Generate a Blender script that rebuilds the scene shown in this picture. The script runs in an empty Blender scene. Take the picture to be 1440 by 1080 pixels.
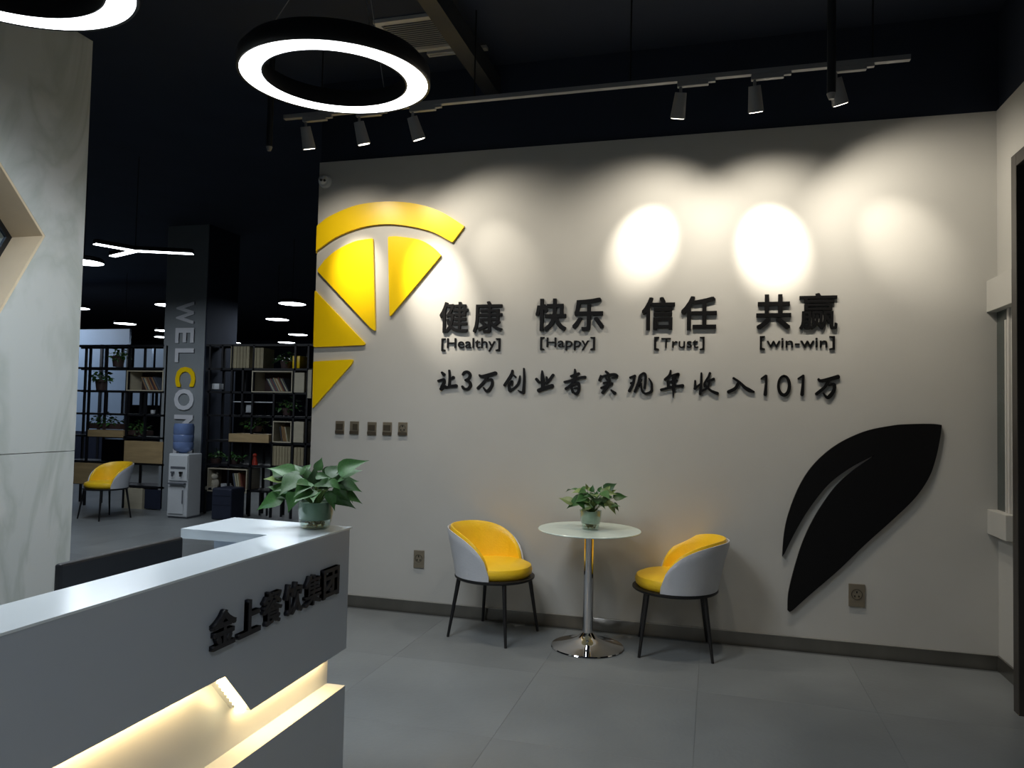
import bpy, bmesh, math, random
from mathutils import Vector, Matrix
from mathutils.geometry import tessellate_polygon
S = bpy.context.scene; COL = S.collection
rad = math.radians; PI = math.pi

# ------------------------------------------------------------------ camera, world, exposure
CAM = Vector((-1.6893, -5.1869, 1.5)); FOC = 1039.15
RT = Vector((0.96452708, 0.26310046, 0.02157891)); UP = Vector((-0.01047914, -0.043519, 0.99899764)); FW = Vector((-0.26377583, 0.96378641, 0.03921819))
cd = bpy.data.cameras.new('camera'); co = bpy.data.objects.new('camera', cd); COL.objects.link(co)
m3 = Matrix((RT, UP, -FW)).transposed(); co.matrix_world = Matrix.Translation(CAM) @ m3.to_4x4()
cd.sensor_width = 36; cd.lens = 36 * FOC / 1440; cd.clip_start = .05
S.camera = co
w = bpy.data.worlds.new('night'); S.world = w; w.use_nodes = True
w.node_tree.nodes['Background'].inputs[0].default_value = (.3, .42, .6, 1); w.node_tree.nodes['Background'].inputs[1].default_value = .02
S.view_settings.view_transform = 'Standard'; S.view_settings.look = 'None'; S.view_settings.gamma = 1
S.view_settings.use_curve_mapping = False; S.view_settings.exposure = 0.0
S.cycles.caustics_reflective = False; S.cycles.caustics_refractive = False
RING_E, RING_FILL = 5.0, 20
CORE, SPILL = 195, 42
DISC_E = 12
def at(u, v, ax, val):
    d = FW + RT * (u - 720) / FOC - UP * (v - 540) / FOC
    i = 'xyz'.index(ax); return CAM + d * ((val - CAM[i]) / d[i])

def area(name, loc, size, power, col, rot=(0, 0, 0), shape='DISK', sy=None, spread=180):
    l = bpy.data.lights.new(name, 'AREA'); l.shape = shape; l.size = size; l.energy = power; l.color = col; l.spread = rad(spread)
    if sy: l.size_y = sy
    o = bpy.data.objects.new(name, l); COL.objects.link(o); o.location = loc; o.rotation_euler = rot; return o
COOL = (.86, .93, 1.0); WARM = (1, .905, .76)
area('hall_lamp_light', (-7.6, 1.1, 3.0), .8, 28, (.82, .91, 1))
area('hall_lamp_light', (-9.2, 2.0, 3.0), .6, 13, (.82, .91, 1))
area('hall_lamp_light', (-8.2, 5.2, 3.0), .6, 15, (.82, .91, 1))
# added fill lights above and behind the camera, unseen and without lamp bodies
area('unseen_fill_light', (-2.4, -7.0, 3.0), .9, 16, COOL, spread=150)
area('unseen_fill_light', (-1.3, -5.0, 3.0), .9, 16, COOL, spread=150)

# ------------------------------------------------------------------ materials
def lin(c):
    return tuple((x / 12.92 if x <= .04045 else ((x + .055) / 1.055) ** 2.4) for x in (v / 255 for v in c)) + (1,)
MATS = {}
def mat(name, rgb, rough=.6, metal=0, noise=0, nscale=6, bump=0, emit=0, trans=0, coat=0, spec=.5, ecol=None, stretch=None, alpha=1, rnd=0, bscale=None):
    if name in MATS: return MATS[name]
    m = bpy.data.materials.new(name); m.use_nodes = True; nt = m.node_tree; b = nt.nodes['Principled BSDF']
    c = lin(rgb); b.inputs['Base Color'].default_value = c; b.inputs['Roughness'].default_value = rough; b.inputs['Metallic'].default_value = metal
    b.inputs['Specular IOR Level'].default_value = spec; b.inputs['Coat Weight'].default_value = coat; b.inputs['Transmission Weight'].default_value = trans
    if emit:
        b.inputs['Emission Color'].default_value = (ecol or c)[:3] + (1,); b.inputs['Emission Strength'].default_value = emit
    tc = nt.nodes.new('ShaderNodeTexCoord'); mp = nt.nodes.new('ShaderNodeMapping'); nt.links.new(tc.outputs['Object'], mp.inputs[0])
    if stretch: mp.inputs['Scale'].default_value = stretch
    nz = nt.nodes.new('ShaderNodeTexNoise'); nz.inputs['Scale'].default_value = nscale; nz.inputs['Detail'].default_value = 5
    nt.links.new(mp.outputs[0], nz.inputs['Vector'])
    if noise:
        r = nt.nodes.new('ShaderNodeMapRange'); r.inputs['To Min'].default_value = 1 - noise; r.inputs['To Max'].default_value = 1 + noise
        r.inputs['From Min'].default_value = .25; r.inputs['From Max'].default_value = .75
        nt.links.new(nz.outputs[0], r.inputs[0])
        hs = nt.nodes.new('ShaderNodeHueSaturation'); hs.inputs['Color'].default_value = c
        last = r.outputs[0]
        if rnd:
            oi = nt.nodes.new('ShaderNodeObjectInfo'); rr = nt.nodes.new('ShaderNodeMapRange'); rr.inputs['To Min'].default_value = 1 - rnd; rr.inputs['To Max'].default_value = 1 + rnd
            nt.links.new(oi.outputs['Random'], rr.inputs[0]); mu = nt.nodes.new('ShaderNodeMath'); mu.operation = 'MULTIPLY'
            nt.links.new(rr.outputs[0], mu.inputs[0]); nt.links.new(last, mu.inputs[1]); last = mu.outputs[0]
        nt.links.new(last, hs.inputs['Value']); nt.links.new(hs.outputs[0], b.inputs['Base Color'])
    if bump:
        bp = nt.nodes.new('ShaderNodeBump'); bp.inputs['Strength'].default_value = bump; bp.inputs['Distance'].default_value = .01
        n2 = nt.nodes.new('ShaderNodeTexNoise'); n2.inputs['Scale'].default_value = bscale or nscale * 6
        nt.links.new(mp.outputs[0], n2.inputs['Vector']); nt.links.new(n2.outputs[0], bp.inputs['Height']); nt.links.new(bp.outputs[0], b.inputs['Normal'])
    MATS[name] = m; return m

def marble():
    m = mat('marble', (186, 190, 188), .28, noise=.08, nscale=2); nt = m.node_tree; b = nt.nodes['Principled BSDF']
    tc = nt.nodes.new('ShaderNodeTexCoord'); mp = nt.nodes.new('ShaderNodeMapping'); mp.inputs['Rotation'].default_value = (rad(35), 0, 0); mp.inputs['Scale'].default_value = (1, 1.6, .55)
    nt.links.new(tc.outputs['Object'], mp.inputs[0])
    nz = nt.nodes.new('ShaderNodeTexNoise'); nz.inputs['Scale'].default_value = 1.3; nz.inputs['Detail'].default_value = 8; nz.inputs['Distortion'].default_value = 1.1
    nt.links.new(mp.outputs[0], nz.inputs['Vector'])
    r = nt.nodes.new('ShaderNodeValToRGB'); e = r.color_ramp.elements; e[0].position = .44; e[0].color = lin((196, 200, 198)); e[1].position = .56; e[1].color = lin((192, 197, 195))
    k = e.new(.50); k.color = lin((176, 183, 179)); nt.links.new(nz.outputs[0], r.inputs[0]); nt.links.new(r.outputs[0], b.inputs['Base Color']); return m

M = dict(
 wall=mat('wall_paint', (190, 189, 184), .75, noise=.03, nscale=3, bump=.08, bscale=300),
 dark=mat('dark_ceiling_paint', (34, 42, 58), .85, noise=.12, nscale=2),
 darkwall=mat('dark_wall_paint', (36, 43, 58), .8, noise=.1, nscale=2),
 floor=mat('floor_tile', (126, 130, 131), .4, noise=.16, nscale=1.6, bump=.1, rnd=.045, bscale=40),
 grout=mat('floor_base', (96, 99, 100), .6, noise=.1),
 steel=mat('brushed_steel_lit_lip', (186, 184, 178), .3, metal=.65, noise=.12, nscale=9, stretch=(1, 1, .2)),
 steeld=mat('brushed_steel_face', (128, 126, 120), .28, metal=.85, noise=.15, nscale=5, stretch=(1, 1, .2)),
 chrome=mat('chrome', (225, 225, 228), .06, metal=1, noise=.02),
 marble=marble(),
 beige=mat('beige_reveal', (214, 196, 166), .5, noise=.05),
 mirror=mat('mirror_glass', (160, 185, 210), .08, metal=1, noise=.02),
 desk=mat('white_gloss_panel', (172, 181, 192), .32, noise=.02, nscale=2),
 desktop=mat('white_stone_top', (222, 232, 238), .2, noise=.02, nscale=4),
 black=mat('black_acrylic', (7, 7, 9), .5, noise=.1, spec=.25),
 deskletter=mat('black_letter_metal', (20, 21, 30), .45, noise=.1),
 matblack=mat('matte_black_metal', (20, 20, 22), .45, noise=.1),
 lens=mat('black_lens', (6, 6, 8), .1, noise=.05),
 yellow=mat('yellow_acrylic', (253, 212, 10), .35, noise=.03),
 yleather=mat('yellow_leather', (255, 208, 42), .38, noise=.05, nscale=12, bump=.15, bscale=90),
 wleather=mat('white_leather', (205, 207, 212), .42, noise=.04, nscale=12, bump=.1, bscale=90),
 tglass=mat('frosted_table_glass', (226, 240, 230), .18, noise=.02, coat=.3),
 glass=mat('clear_glass', (240, 248, 244), .03, trans=1, noise=.01),
 linerl=mat('pale_planter_liner', (172, 180, 166), .3, noise=.1, nscale=20),
 liner=mat('planter_liner', (122, 142, 126), .3, noise=.15, nscale=20),
 pebble=mat('pebbles', (170, 145, 100), .5, noise=.4, nscale=60),
 leaf=mat('leaf', (54, 96, 44), .46, noise=.3, nscale=18, rnd=.35),
 leafl=mat('leaf_variegated', (118, 140, 78), .4, noise=.35, nscale=25, rnd=.3),
 stem=mat('stem', (92, 118, 60), .5, noise=.2),
 soil=mat('soil', (30, 24, 18), .9, noise=.3, nscale=40),
 ledw=mat('ring_diffuser', (255, 255, 255), .5, emit=RING_E, ecol=(.93, .96, 1), noise=.01),
 disce=mat('disc_diffuser', (255, 255, 255), .5, emit=DISC_E, ecol=(.88, .94, 1), noise=.01),
 led=mat('warm_led', (255, 230, 170), .5, emit=16, ecol=(1, .74, .36), noise=.01),
 spotw=mat('lamp_lens', (255, 250, 235), .4, emit=5, ecol=(1, .92, .78), noise=.01),
 lampgrey=mat('lamp_grey', (138, 138, 140), .45, noise=.05),
 vent=mat('vent_metal', (196, 194, 190), .5, noise=.06),
 pipe=mat('dark_pipe', (44, 47, 52), .5, metal=.3, noise=.15),
 socket=mat('socket_champagne', (150, 140, 122), .32, metal=.6, noise=.08, stretch=(1, 1, 8)),
 socketd=mat('socket_shade', (84, 76, 64), .4, metal=.4, noise=.08),
 wplastic=mat('white_plastic', (208, 212, 216), .35, noise=.03),
 gplastic=mat('grey_plastic', (96, 100, 108), .4, noise=.08),
 bluewater=mat('blue_bottle', (130, 155, 208), .12, trans=.35, noise=.1, nscale=8),
 colgrey=mat('column_tile', (138, 144, 148), .5, noise=.05),
 wletter=mat('white_letter', (214, 216, 222), .5, noise=.03),
 frame=mat('shelf_frame_metal', (18, 19, 24), .5, noise=.15),
 wood=mat('pale_oak', (176, 152, 112), .5, noise=.18, nscale=3, stretch=(1, 1, 7)),
 woodl=mat('light_board', (190, 182, 160), .5, noise=.1, nscale=3, stretch=(1, 1, 6)),
 terra=mat('dark_planter', (66, 50, 48), .6, noise=.15),
 pale=mat('pale_blue_panel', (168, 188, 212), .35, noise=.06, nscale=2),
 binder=mat('file_binder', (156, 146, 118), .6, noise=.15, nscale=8, rnd=.1),
 navy=mat('navy_case', (38, 44, 62), .5, noise=.15),
 plush=mat('cream_plush', (190, 184, 168), .9, noise=.12, nscale=30, bump=.4),
 redp=mat('red_plastic', (190, 60, 40), .5, noise=.1),
 doorglass=mat('dark_door_glass', (8, 10, 16), .08, noise=.1),
 trimgrey=mat('dark_door_frame', (58, 54, 50), .45, noise=.12),
 screen=mat('monitor_shell', (16, 17, 21), .5, noise=.08),
 paneglass=mat('niche_glass', (70, 78, 76), .18, noise=.3, nscale=5),
)

def thin_glass():
    m = bpy.data.materials.new('thin_clear_glass'); m.use_nodes = True; nt = m.node_tree; nt.nodes.clear()
    o = nt.nodes.new('ShaderNodeOutputMaterial'); t = nt.nodes.new('ShaderNodeBsdfTransparent'); g = nt.nodes.new('ShaderNodeBsdfGlossy'); f = nt.nodes.new('ShaderNodeLayerWeight'); x = nt.nodes.new('ShaderNodeMixShader')
    t.inputs[0].default_value = (.9, .95, .92, 1); g.inputs['Roughness'].default_value = .04; f.inputs[0].default_value = .12
    nt.links.new(f.outputs[1], x.inputs[0]); nt.links.new(t.outputs[0], x.inputs[1]); nt.links.new(g.outputs[0], x.inputs[2]); nt.links.new(x.outputs[0], o.inputs[0]); return m
M['glass'] = thin_glass()

# ------------------------------------------------------------------ mesh helpers
def link(name, me, parent=None, kind=None):
    o = bpy.data.objects.new(name, me); COL.objects.link(o)
    if parent: o.parent = parent
    if kind: o['kind'] = kind
    return o
def tag(o, label, cat, group=None):
    o['label'] = label; o['category'] = cat
    if group: o['group'] = group
    return o
def thing(name, label, cat, loc=(0, 0, 0), rz=0, group=None):
    o = bpy.data.objects.new(name, None); o.empty_display_size = .05; COL.objects.link(o); o.location = loc; o.rotation_euler = (0, 0, rz)
    return tag(o, label, cat, group)

class MB:
    def __init__(s): s.bm = bmesh.new()
    def faces(s, vs, fs):
        v = [s.bm.verts.new(p) for p in vs]
        for f in fs:
            try: s.bm.faces.new([v[i] for i in f])
            except ValueError: pass
        return s
    def box(s, x0, x1, y0, y1, z0, z1, bev=0):
        b = bmesh.new(); bmesh.ops.create_cube(b, size=1)
        for v in b.verts: v.co = Vector(((x0 + x1) / 2 + v.co.x * (x1 - x0), (y0 + y1) / 2 + v.co.y * (y1 - y0), (z0 + z1) / 2 + v.co.z * (z1 - z0)))
        if bev: bmesh.ops.bevel(b, geom=b.edges[:], offset=bev, segments=2, affect='EDGES', profile=.5)
        return s.merge(b)
    def merge(s, b, mx=None):
        if mx is not None: bmesh.ops.transform(b, matrix=mx, verts=b.verts)
        me = bpy.data.meshes.new('t'); b.to_mesh(me); b.free(); s.bm.from_mesh(me); bpy.data.meshes.remove(me); return s
    def cyl(s, a, b_, r0, r1=None, n=20, caps=True):
        a = Vector(a); b_ = Vector(b_); r1 = r0 if r1 is None else r1; d = b_ - a; L = d.length
        b = bmesh.new(); bmesh.ops.create_cone(b, cap_ends=caps, segments=n, radius1=r0, radius2=r1, depth=L)
        return s.merge(b, Matrix.Translation((a + b_) / 2) @ d.to_track_quat('Z', 'Y').to_matrix().to_4x4())
    def sphere(s, c, r, sc=(1, 1, 1), n=16):
        b = bmesh.new(); bmesh.ops.create_uvsphere(b, u_segments=n, v_segments=max(6, n // 2), radius=r)
        return s.merge(b, Matrix.Translation(c) @ Matrix.Diagonal((*sc, 1)))
    def lathe(s, prof, n=40, closed=False):
        vs = []; fs = []; k = len(prof)
        for i in range(n):
            a = 2 * PI * i / n
            for r, z in prof: vs.append((r * math.cos(a), r * math.sin(a), z))
        for i in range(n):
            j = (i + 1) % n
            for q in range(k if closed else k - 1):
                q2 = (q + 1) % k; fs.append((i * k + q, j * k + q, j * k + q2, i * k + q2))
        s.faces(vs, fs); bmesh.ops.remove_doubles(s.bm, verts=s.bm.verts, dist=1e-6); return s
    def tube(s, pts, r, n=8, r1=None):
        pts = [Vector(p) for p in pts]; k = len(pts); vs = []; fs = []
        for i, p in enumerate(pts):
            d = (pts[min(i + 1, k - 1)] - pts[max(i - 1, 0)]).normalized(); q = d.to_track_quat('Z', 'Y')
            rr = r if r1 is None else r + (r1 - r) * i / (k - 1)
            for j in range(n):
                a = 2 * PI * j / n; vs.append(p + q @ Vector((rr * math.cos(a), rr * math.sin(a), 0)))
        for i in range(k - 1):
            for j in range(n): fs.append((i * n + j, i * n + (j + 1) % n, (i + 1) * n + (j + 1) % n, (i + 1) * n + j))
        fs.append(tuple(range(n))[::-1]); fs.append(tuple((k - 1) * n + j for j in range(n))); return s.faces(vs, fs)
    def plate(s, loops, f3, t0, t1):
        # flat plate with holes: loops of 2-D points, f3(a, b, t) -> world point
        pl = [[Vector((a, b, 0)) for a, b in lp] for lp in loops]; tris = tessellate_polygon(pl); flat = [p for lp in loops for p in lp]; n = len(flat)
        vs = [f3(a, b, t0) for a, b in flat] + [f3(a, b, t1) for a, b in flat]; fs = [t for t in tris] + [tuple(n + i for i in reversed(t)) for t in tris]
        o = 0
        for lp in loops:
            k = len(lp)
            for i in range(k): j = (i + 1) % k; fs.append((o + i, o + j, n + o + j, n + o + i))
            o += k
        return s.faces(vs, fs)
    def build(s, name, m, parent=None, kind=None, smooth=False, world=False, org=None):
        bmesh.ops.recalc_face_normals(s.bm, faces=s.bm.faces)
        me = bpy.data.meshes.new(name)
        off = None
        if world and parent:
            p = parent; off = Vector((0, 0, 0))
            while p: off += p.location; p = p.parent
        elif org is not None: off = Vector(org)
        elif not parent:
            xs = [v.co for v in s.bm.verts]; off = Vector(((min(v.x for v in xs) + max(v.x for v in xs)) / 2, (min(v.y for v in xs) + max(v.y for v in xs)) / 2, min(v.z for v in xs)))
        if off is not None: bmesh.ops.translate(s.bm, verts=s.bm.verts, vec=-off)
        s.bm.to_mesh(me); s.bm.free(); me.materials.append(m)
        if smooth:
            for p in me.polygons: p.use_smooth = True
            if smooth is True:
                try: me.set_sharp_from_angle(angle=rad(38))
                except Exception: pass
        o = link(name, me, parent, kind)
        if not parent: o.location = off
        return o
def box(name, m, x0, x1, y0, y1, z0, z1, parent=None, kind=None, bev=0, world=False):
    return MB().box(x0, x1, y0, y1, z0, z1, bev).build(name, m, parent, kind, world=world)

# ------------------------------------------------------------------ the setting
W_, H_ = 4.7332, 3.4564; CEIL = 4.1
# floor
fl = MB().box(-24, 1.5, -9, 20, -.12, -.003).build('floor', M['grout'], kind='structure')
x0f, y0f, ts = -1.76, -.05, .9
tm = MB().box(-ts / 2 + .0005, ts / 2 - .0005, -ts / 2 + .0005, ts / 2 - .0005, -.012, 0, .0004)
first = tm.build('tile', M['floor'], fl); first.location = Vector((x0f - ts / 2, y0f - ts / 2, 0)) - fl.location
def add_tile(cx, cy):
    t = first.copy(); COL.objects.link(t); t.location = Vector((cx, cy, 0)) - fl.location
    t.rotation_euler = (0, 0, random.choice((0, PI / 2, PI, -PI / 2)))
random.seed(4)
for i in range(-9, 2):
    for j in range(-5, 8):
        cx, cy = x0f + ts * (i + .5), y0f + ts * (j - .5)
        if (i, j) == (-1, 0): continue
        if cx > .45 or (cy > 0 and cx > -4.4): continue
        add_tile(cx, cy)
ff = MB().box(-24, -4.6, y0f + ts * 7, 20, -.012, 0); ff.box(-24, x0f - ts * 9, -9, y0f + ts * 7, -.012, 0); ff.box(-9.86, 1.5, -9, y0f - ts * 5 - ts, -.012, 0)
ff.build('far_floor_surface', M['floor'], fl, world=True)
box('ceiling', M['dark'], -24, 1.5, -9, 20, CEIL, CEIL + .15, kind='structure')
# main wall (white to 3.46 m, dark above) and its returns
box('wall_back', M['wall'], -W_, .2, 0, .2, 0, H_, kind='structure')
box('wall_upper', M['dark'], -W_, .2, .02, .2, H_, CEIL, kind='structure')
box('wall_right', M['wall'], 0, .2, -9, 0, 0, H_, kind='structure')
box('wall_right_upper', M['dark'], .02, .2, -9, .02, H_, CEIL, kind='structure')
box('wall_behind', M['darkwall'], -24, .2, -9.2, -9, 0, CEIL, kind='structure')
box('wall_hall_right', M['darkwall'], -4.72, -4.52, .2, 20, 0, CEIL, kind='structure')
box('wall_far', M['darkwall'], -24, -4.5, 19.8, 20, 0, CEIL, kind='structure')
box('wall_left', M['darkwall'], -24.2, -24, -9, 20, 0, CEIL, kind='structure')
b = MB().box(-W_, -.012, -.012, 0, 0, .0868);bb = b.build('baseboard_back', M['steeld'], kind='structure')
MB().box(-W_, -.012, -.016, -.0005, .0868, .0908).build('top_edge', M['steel'], bb, world=True)  # lighter steel than the face: light caught along the lip, put into its colour
MB().box(-.012, 0, -.69, 0, 0, .0888).build('baseboard_right', M['steeld'], kind='structure')
# boxed-out niche frame on the right wall
b = MB().box(-.06, .001, -.40, -.001, 2.188, 2.384, .002); b.build('trim_1', M['wall'], kind='structure')
b = MB().box(-.06, .001, -.30, -.001, .823, .972, .002); b.build('trim_2', M['wall'], kind='structure')
wn = box('window_1', M['paneglass'], -.004, .004, -.16, -.001, .972, 2.188, kind='structure')
MB().box(-.016, .004, -.185, -.16, .972, 2.12).build('window_bar', M['wall'], wn, world=True)
MB().box(-.012, .004, -.215, -.185, .972, 2.188).build('window_bar', M['vent'], wn, world=True)
# right door
dr = box('door_1', M['doorglass'], -.10, -.06, -1.9, -.76, .05, 2.86, kind='structure')
fr = MB().box(-.16, .0, -.765, -.695, 0, 2.935, .003); fr.box(-.16, .0, -2.0, -.765, 2.865, 2.935, .003); fr.box(-.16, .0, -2.0, -1.93, 0, 2.865, .003)
fr.build('door_frame', M['trimgrey'], dr, world=True)

# marble feature wall on the left, with a lit hexagonal niche
mx = -4.9; HX = [(-2.291, 2.328), (-2.72, 2.81), (-3.75, 2.81), (-4.2, 2.328), (-3.75, 1.55), (-2.70, 1.55)]
mw = box('wall_marble', M['darkwall'], mx - .5, mx - .24, -9, -2.064, 0, 3.425, kind='structure')
f3 = lambda a, b_, t: (t, a, b_)
up = MB().plate([[(-5.0, 1.256), (-2.06, 1.256), (-2.06, 3.43), (-5.0, 3.43)], HX], f3, mx, mx - .24); up.build('marble_panel', M['marble'], mw, world=True)
MB().box(mx - .24, mx, -5.0, -2.06, 0, 1.2525).build('marble_panel', M['marble'], mw, world=True)
MB().box(mx - .24, mx, -9, -5.003, 0, 1.2525).build('marble_panel', M['marble'], mw, world=True)
MB().box(mx - .24, mx, -9, -5.003, 1.256, 3.43).build('marble_panel', M['marble'], mw, world=True)
cxh, czh = -3.22, 2.2
hi = [(cxh + (a - cxh) * .985, czh + (b_ - czh) * .985) for a, b_ in HX]
rv = thing('mirror_niche', 'six-sided mirror with a deep beige reveal set in the marble wall', 'mirror', (mx - .2, cxh, czh))
MB().plate([HX, hi], f3, mx - .002, mx - .21).build('reveal', M['beige'], rv, world=True)
hj = [(cxh + (a - cxh) * .955, czh + (b_ - czh) * .955) for a, b_ in HX]
MB().plate([hi, hj], f3, mx - .195, mx - .22).build('frame', M['matblack'], rv, world=True)
MB().plate([hj], f3, mx - .205, mx - .225).build('mirror_pane', M['mirror'], rv, world=True)

# ceiling beam, grille, slot diffuser, pipes
tag(box('cable_tray', M['pipe'], -3.36, -3.25, -5.5, -.0, 3.86, 4.0), 'long dark cable tray running under the ceiling to the wall', 'cable tray')
o = thing('ceiling_vent', 'square slatted grey ceiling grille half hidden by the cable tray', 'vent', (-3.63, -.565, CEIL))
v = MB()
for a in ((-.28, -.24, -.22, .22), (.24, .28, -.22, .22), (-.24, .24, -.22, -.18), (-.24, .24, .18, .22)): v.box(*a, -.025, 0)
v.build('vent_frame', M['vent'], o)
box('backing', M['gplastic'], -.24, .24, -.18, .18, -.004, 0, o)
sl = None
for k in range(14):
    y = -.165 + k * .0254
    if not sl: sl = MB().faces([(-.24, -.008, -.02), (.24, -.008, -.02), (.24, .01, -.008), (-.24, .01, -.008)], [(0, 1, 2, 3)]).box(-.24, .24, -.009, -.006, -.022, -.018).build('slat', M['vent'], o); sl.location = (0, y, 0)
    else: c = sl.copy(); COL.objects.link(c); c.location = (0, y, 0)
tag(MB().box(-3.72, -3.27, -.30, -.25, CEIL - .02, CEIL).box(-3.70, -3.29, -.285, -.265, CEIL - .026, CEIL - .02).build('slot_diffuser', M['vent']), 'narrow grey slot air outlet beside the square ceiling grille', 'vent')
def hpipe(x, y, z, r, label, name='sprinkler_pipe'):
    o = thing(name, label, 'pipe', (x, y, z)); MB().cyl((0, 0, .03), (0, 0, CEIL - z), r, n=14).build('pipe', M['pipe'], o, smooth=True)
    MB().cyl((0, 0, 0), (0, 0, .03), r * .6, r * 1.1, n=14).build('sprinkler_head', M['lampgrey'], o, smooth=True)
hpipe(-1.115, -1.1, 3.17, .022, 'dark vertical pipe hanging in front of the rightmost spotlight')
hpipe(-4.86, -.5, 3.385, .022, 'dark vertical pipe hanging behind the large ring lamp')

# ------------------------------------------------------------------ ring lamps
def ring(loc, R, label, cent=(0, 0), ztop=CEIL, fill=RING_FILL):
    o = thing('ring_pendant', label, 'lamp', loc, 0, 'ring pendant lamps')
    o.rotation_mode = 'QUATERNION'; o.rotation_quaternion = Matrix.Rotation(rad(3.0), 3, Vector((RT.x, RT.y, 0)).normalized()).to_quaternion()
    r0 = R * .78
    MB().lathe([(r0, 0), (R, 0), (R, -.006), (r0, -.006)], 96, True).build('diffuser', M['ledw'], o, smooth=True)
    MB().lathe([(r0 - .008, -.008), (r0 - .012, .03), (r0 + .0, .075), (R - .02, .095), (R + .01, .06), (R + .014, .0), (R + .01, -.008), (R + .001, -.006), (R + .001, .002), (r0 - .001, .002), (r0 - .001, -.006)], 96, True).build('ring_body', M['matblack'], o, smooth=True)
    top = Vector((cent[0], cent[1], ztop - loc[2] - .03))
    for k in range(3):
        a = rad(200 + 120 * k); MB().tube([(R * .9 * math.cos(a), R * .9 * math.sin(a), .09), top], .0022, 5).build('cable', M['lampgrey'], o)
    MB().cyl((top.x, top.y, top.z), (top.x, top.y, top.z + .03), .06, n=24).build('canopy', M['matblack'], o, smooth=True)
    l = bpy.data.lights.new('ring_light', 'AREA'); l.shape = 'DISK'; l.size = R * 1.8; l.energy = fill; l.color = COOL; l.spread = rad(150)
    lo = bpy.data.objects.new('ring_light', l); COL.objects.link(lo); lo.parent = o; lo.location = (0, 0, -.012)
ring((-3.365, -2.215, 3.0), .415, 'round black ring lamp with a lit white underside, whole in view', (.06, .045), 3.86)
ring((-4.115, -3.25, 3.0), .44, 'lit ring lamp cut off by the upper left corner above the marble wall', (0, 0))

# ------------------------------------------------------------------ track rail with spotlights
RY = -.74; RZ = at(820, 128.4, 'y', RY).z
TX0, TX1 = at(400, 172, 'y', RY).x, at(1280, 86, 'y', RY).x
tr = thing('lighting_track', 'long grey lighting track carrying six spotlights along the wall', 'lighting track', (-2.58, RY, RZ))
t = MB().box(TX0, TX1, RY - .017, RY + .017, RZ, RZ + .028); t.build('rail', M['lampgrey'], tr, world=True)
for x in (-4.3, -3.2, -2.2, -.85): MB().cyl((x, RY, RZ + .028), (x, RY, CEIL), .005, n=8).build('hanger_rod', M['matblack'], tr, world=True)
def spotl(name, loc, aim, ang, blend, power, parent):
    l = bpy.data.lights.new(name, 'SPOT'); l.spot_size = rad(ang); l.spot_blend = blend; l.energy = power; l.color = WARM; l.shadow_soft_size = .03
    o = bpy.data.objects.new(name, l); COL.objects.link(o); d = (Vector(aim) - Vector(loc)).normalized()
    o.parent = parent; o.location = Vector(loc) - parent.location; o.rotation_euler = d.to_track_quat('-Z', 'Y').to_euler()
def track_spot(x, aim, label, core, spill, ad=1):
    x = at(x, 175 if x < 700 else 150, 'y', RY).x
    z = RZ; o = thing('track_spotlight', label, 'spotlight', (x, RY, z), 0, 'spotlights on the ceiling track')
    MB().box(-.02, .16, -.016, .016, -.032, 0, .003).box(.16, .2, -.012, .012, -.018, 0).build('adapter', M['lampgrey'], o)
    MB().cyl((0, 0, -.032), (0, 0, -.085), .009, n=12).build('neck', M['lampgrey'], o, smooth=True)
    d = (Vector(aim) - Vector((x, RY, z - .15))).normalized()
    dv = (d * .55 + Vector((0, 0, -1)) * .55).normalized()   # head axis
    p0 = Vector((0, 0, -.075)) - dv * .01; p1 = p0 + dv * .145
    MB().cyl(p0, p1, .034, .045, n=28).build('lamp_head', M['lampgrey'], o, smooth=True)
    MB().cyl(p1, p1 + dv * .003, .038, n=28).build('lens', M['spotw'], o, smooth=True)
    s = Vector((x, RY, z)) + p1 + dv * .02
    spotl('core_beam', s, aim, 33, 1.0, core, o); spotl('spill_beam', s, (aim[0] + (.25 if x > -1.2 else 0), 0, aim[2] - .28), 112, .8, spill, o)
A1 = at(505, 385, 'y', 0); A2 = at(614, 402, 'y', 0); A3 = at(706, 360, 'y', 0); A4 = at(908, 340, 'y', 0); A5 = at(1084, 343, 'y', 0); A6 = at(1268, 338, 'y', 0)
track_spot(430, A1, 'grey spotlight at the far left end of the track above the lemon slice', CORE * .45, SPILL * .5)
track_spot(505, A2, 'second grey spotlight from the left end of the track', CORE * .85, SPILL * .55)
track_spot(580, A3, 'third grey spotlight from the left, just right of the ring lamp', CORE * .13, SPILL * .75)
track_spot(957, A4, 'grey spotlight right of centre, leftmost of the right-hand three', CORE * .8, SPILL)
track_spot(1061, A5, 'middle grey spotlight of the right-hand three, over the brightest pool', CORE * 1.15, SPILL)
track_spot(1175, A6, 'tilted grey spotlight partly behind the hanging pipe', CORE * .22, SPILL * 1.1)

# ------------------------------------------------------------------ wall decorations and lettering
cvt = lambda off, sc, pts: [at(off[0] + a / sc, off[1] + b_ / sc, 'y', 0) for a, b_ in pts]
def smooth_loop(P, it=2):
    for _ in range(it):
        Q = []
        for i in range(len(P)):
            a, b_ = P[i], P[(i + 1) % len(P)]; Q += [a.lerp(b_, .25), a.lerp(b_, .75)]
        P = Q
    return P
def rounded(P, r=.018):
    Q = []
    n = len(P)
    for i in range(n):
        p, a, b_ = P[i], P[i - 1], P[(i + 1) % n]; da, db = a - p, b_ - p
        if da.angle(db, 0) > rad(155): Q.append(p); continue
        ra = min(r, da.length * .45); rb = min(r, db.length * .45); s, e = p + da.normalized() * ra, p + db.normalized() * rb
        for k in range(5):
            t_ = k / 4; Q.append(s * (1 - t_) ** 2 + p * 2 * t_ * (1 - t_) + e * t_ ** 2)
    return Q
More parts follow.
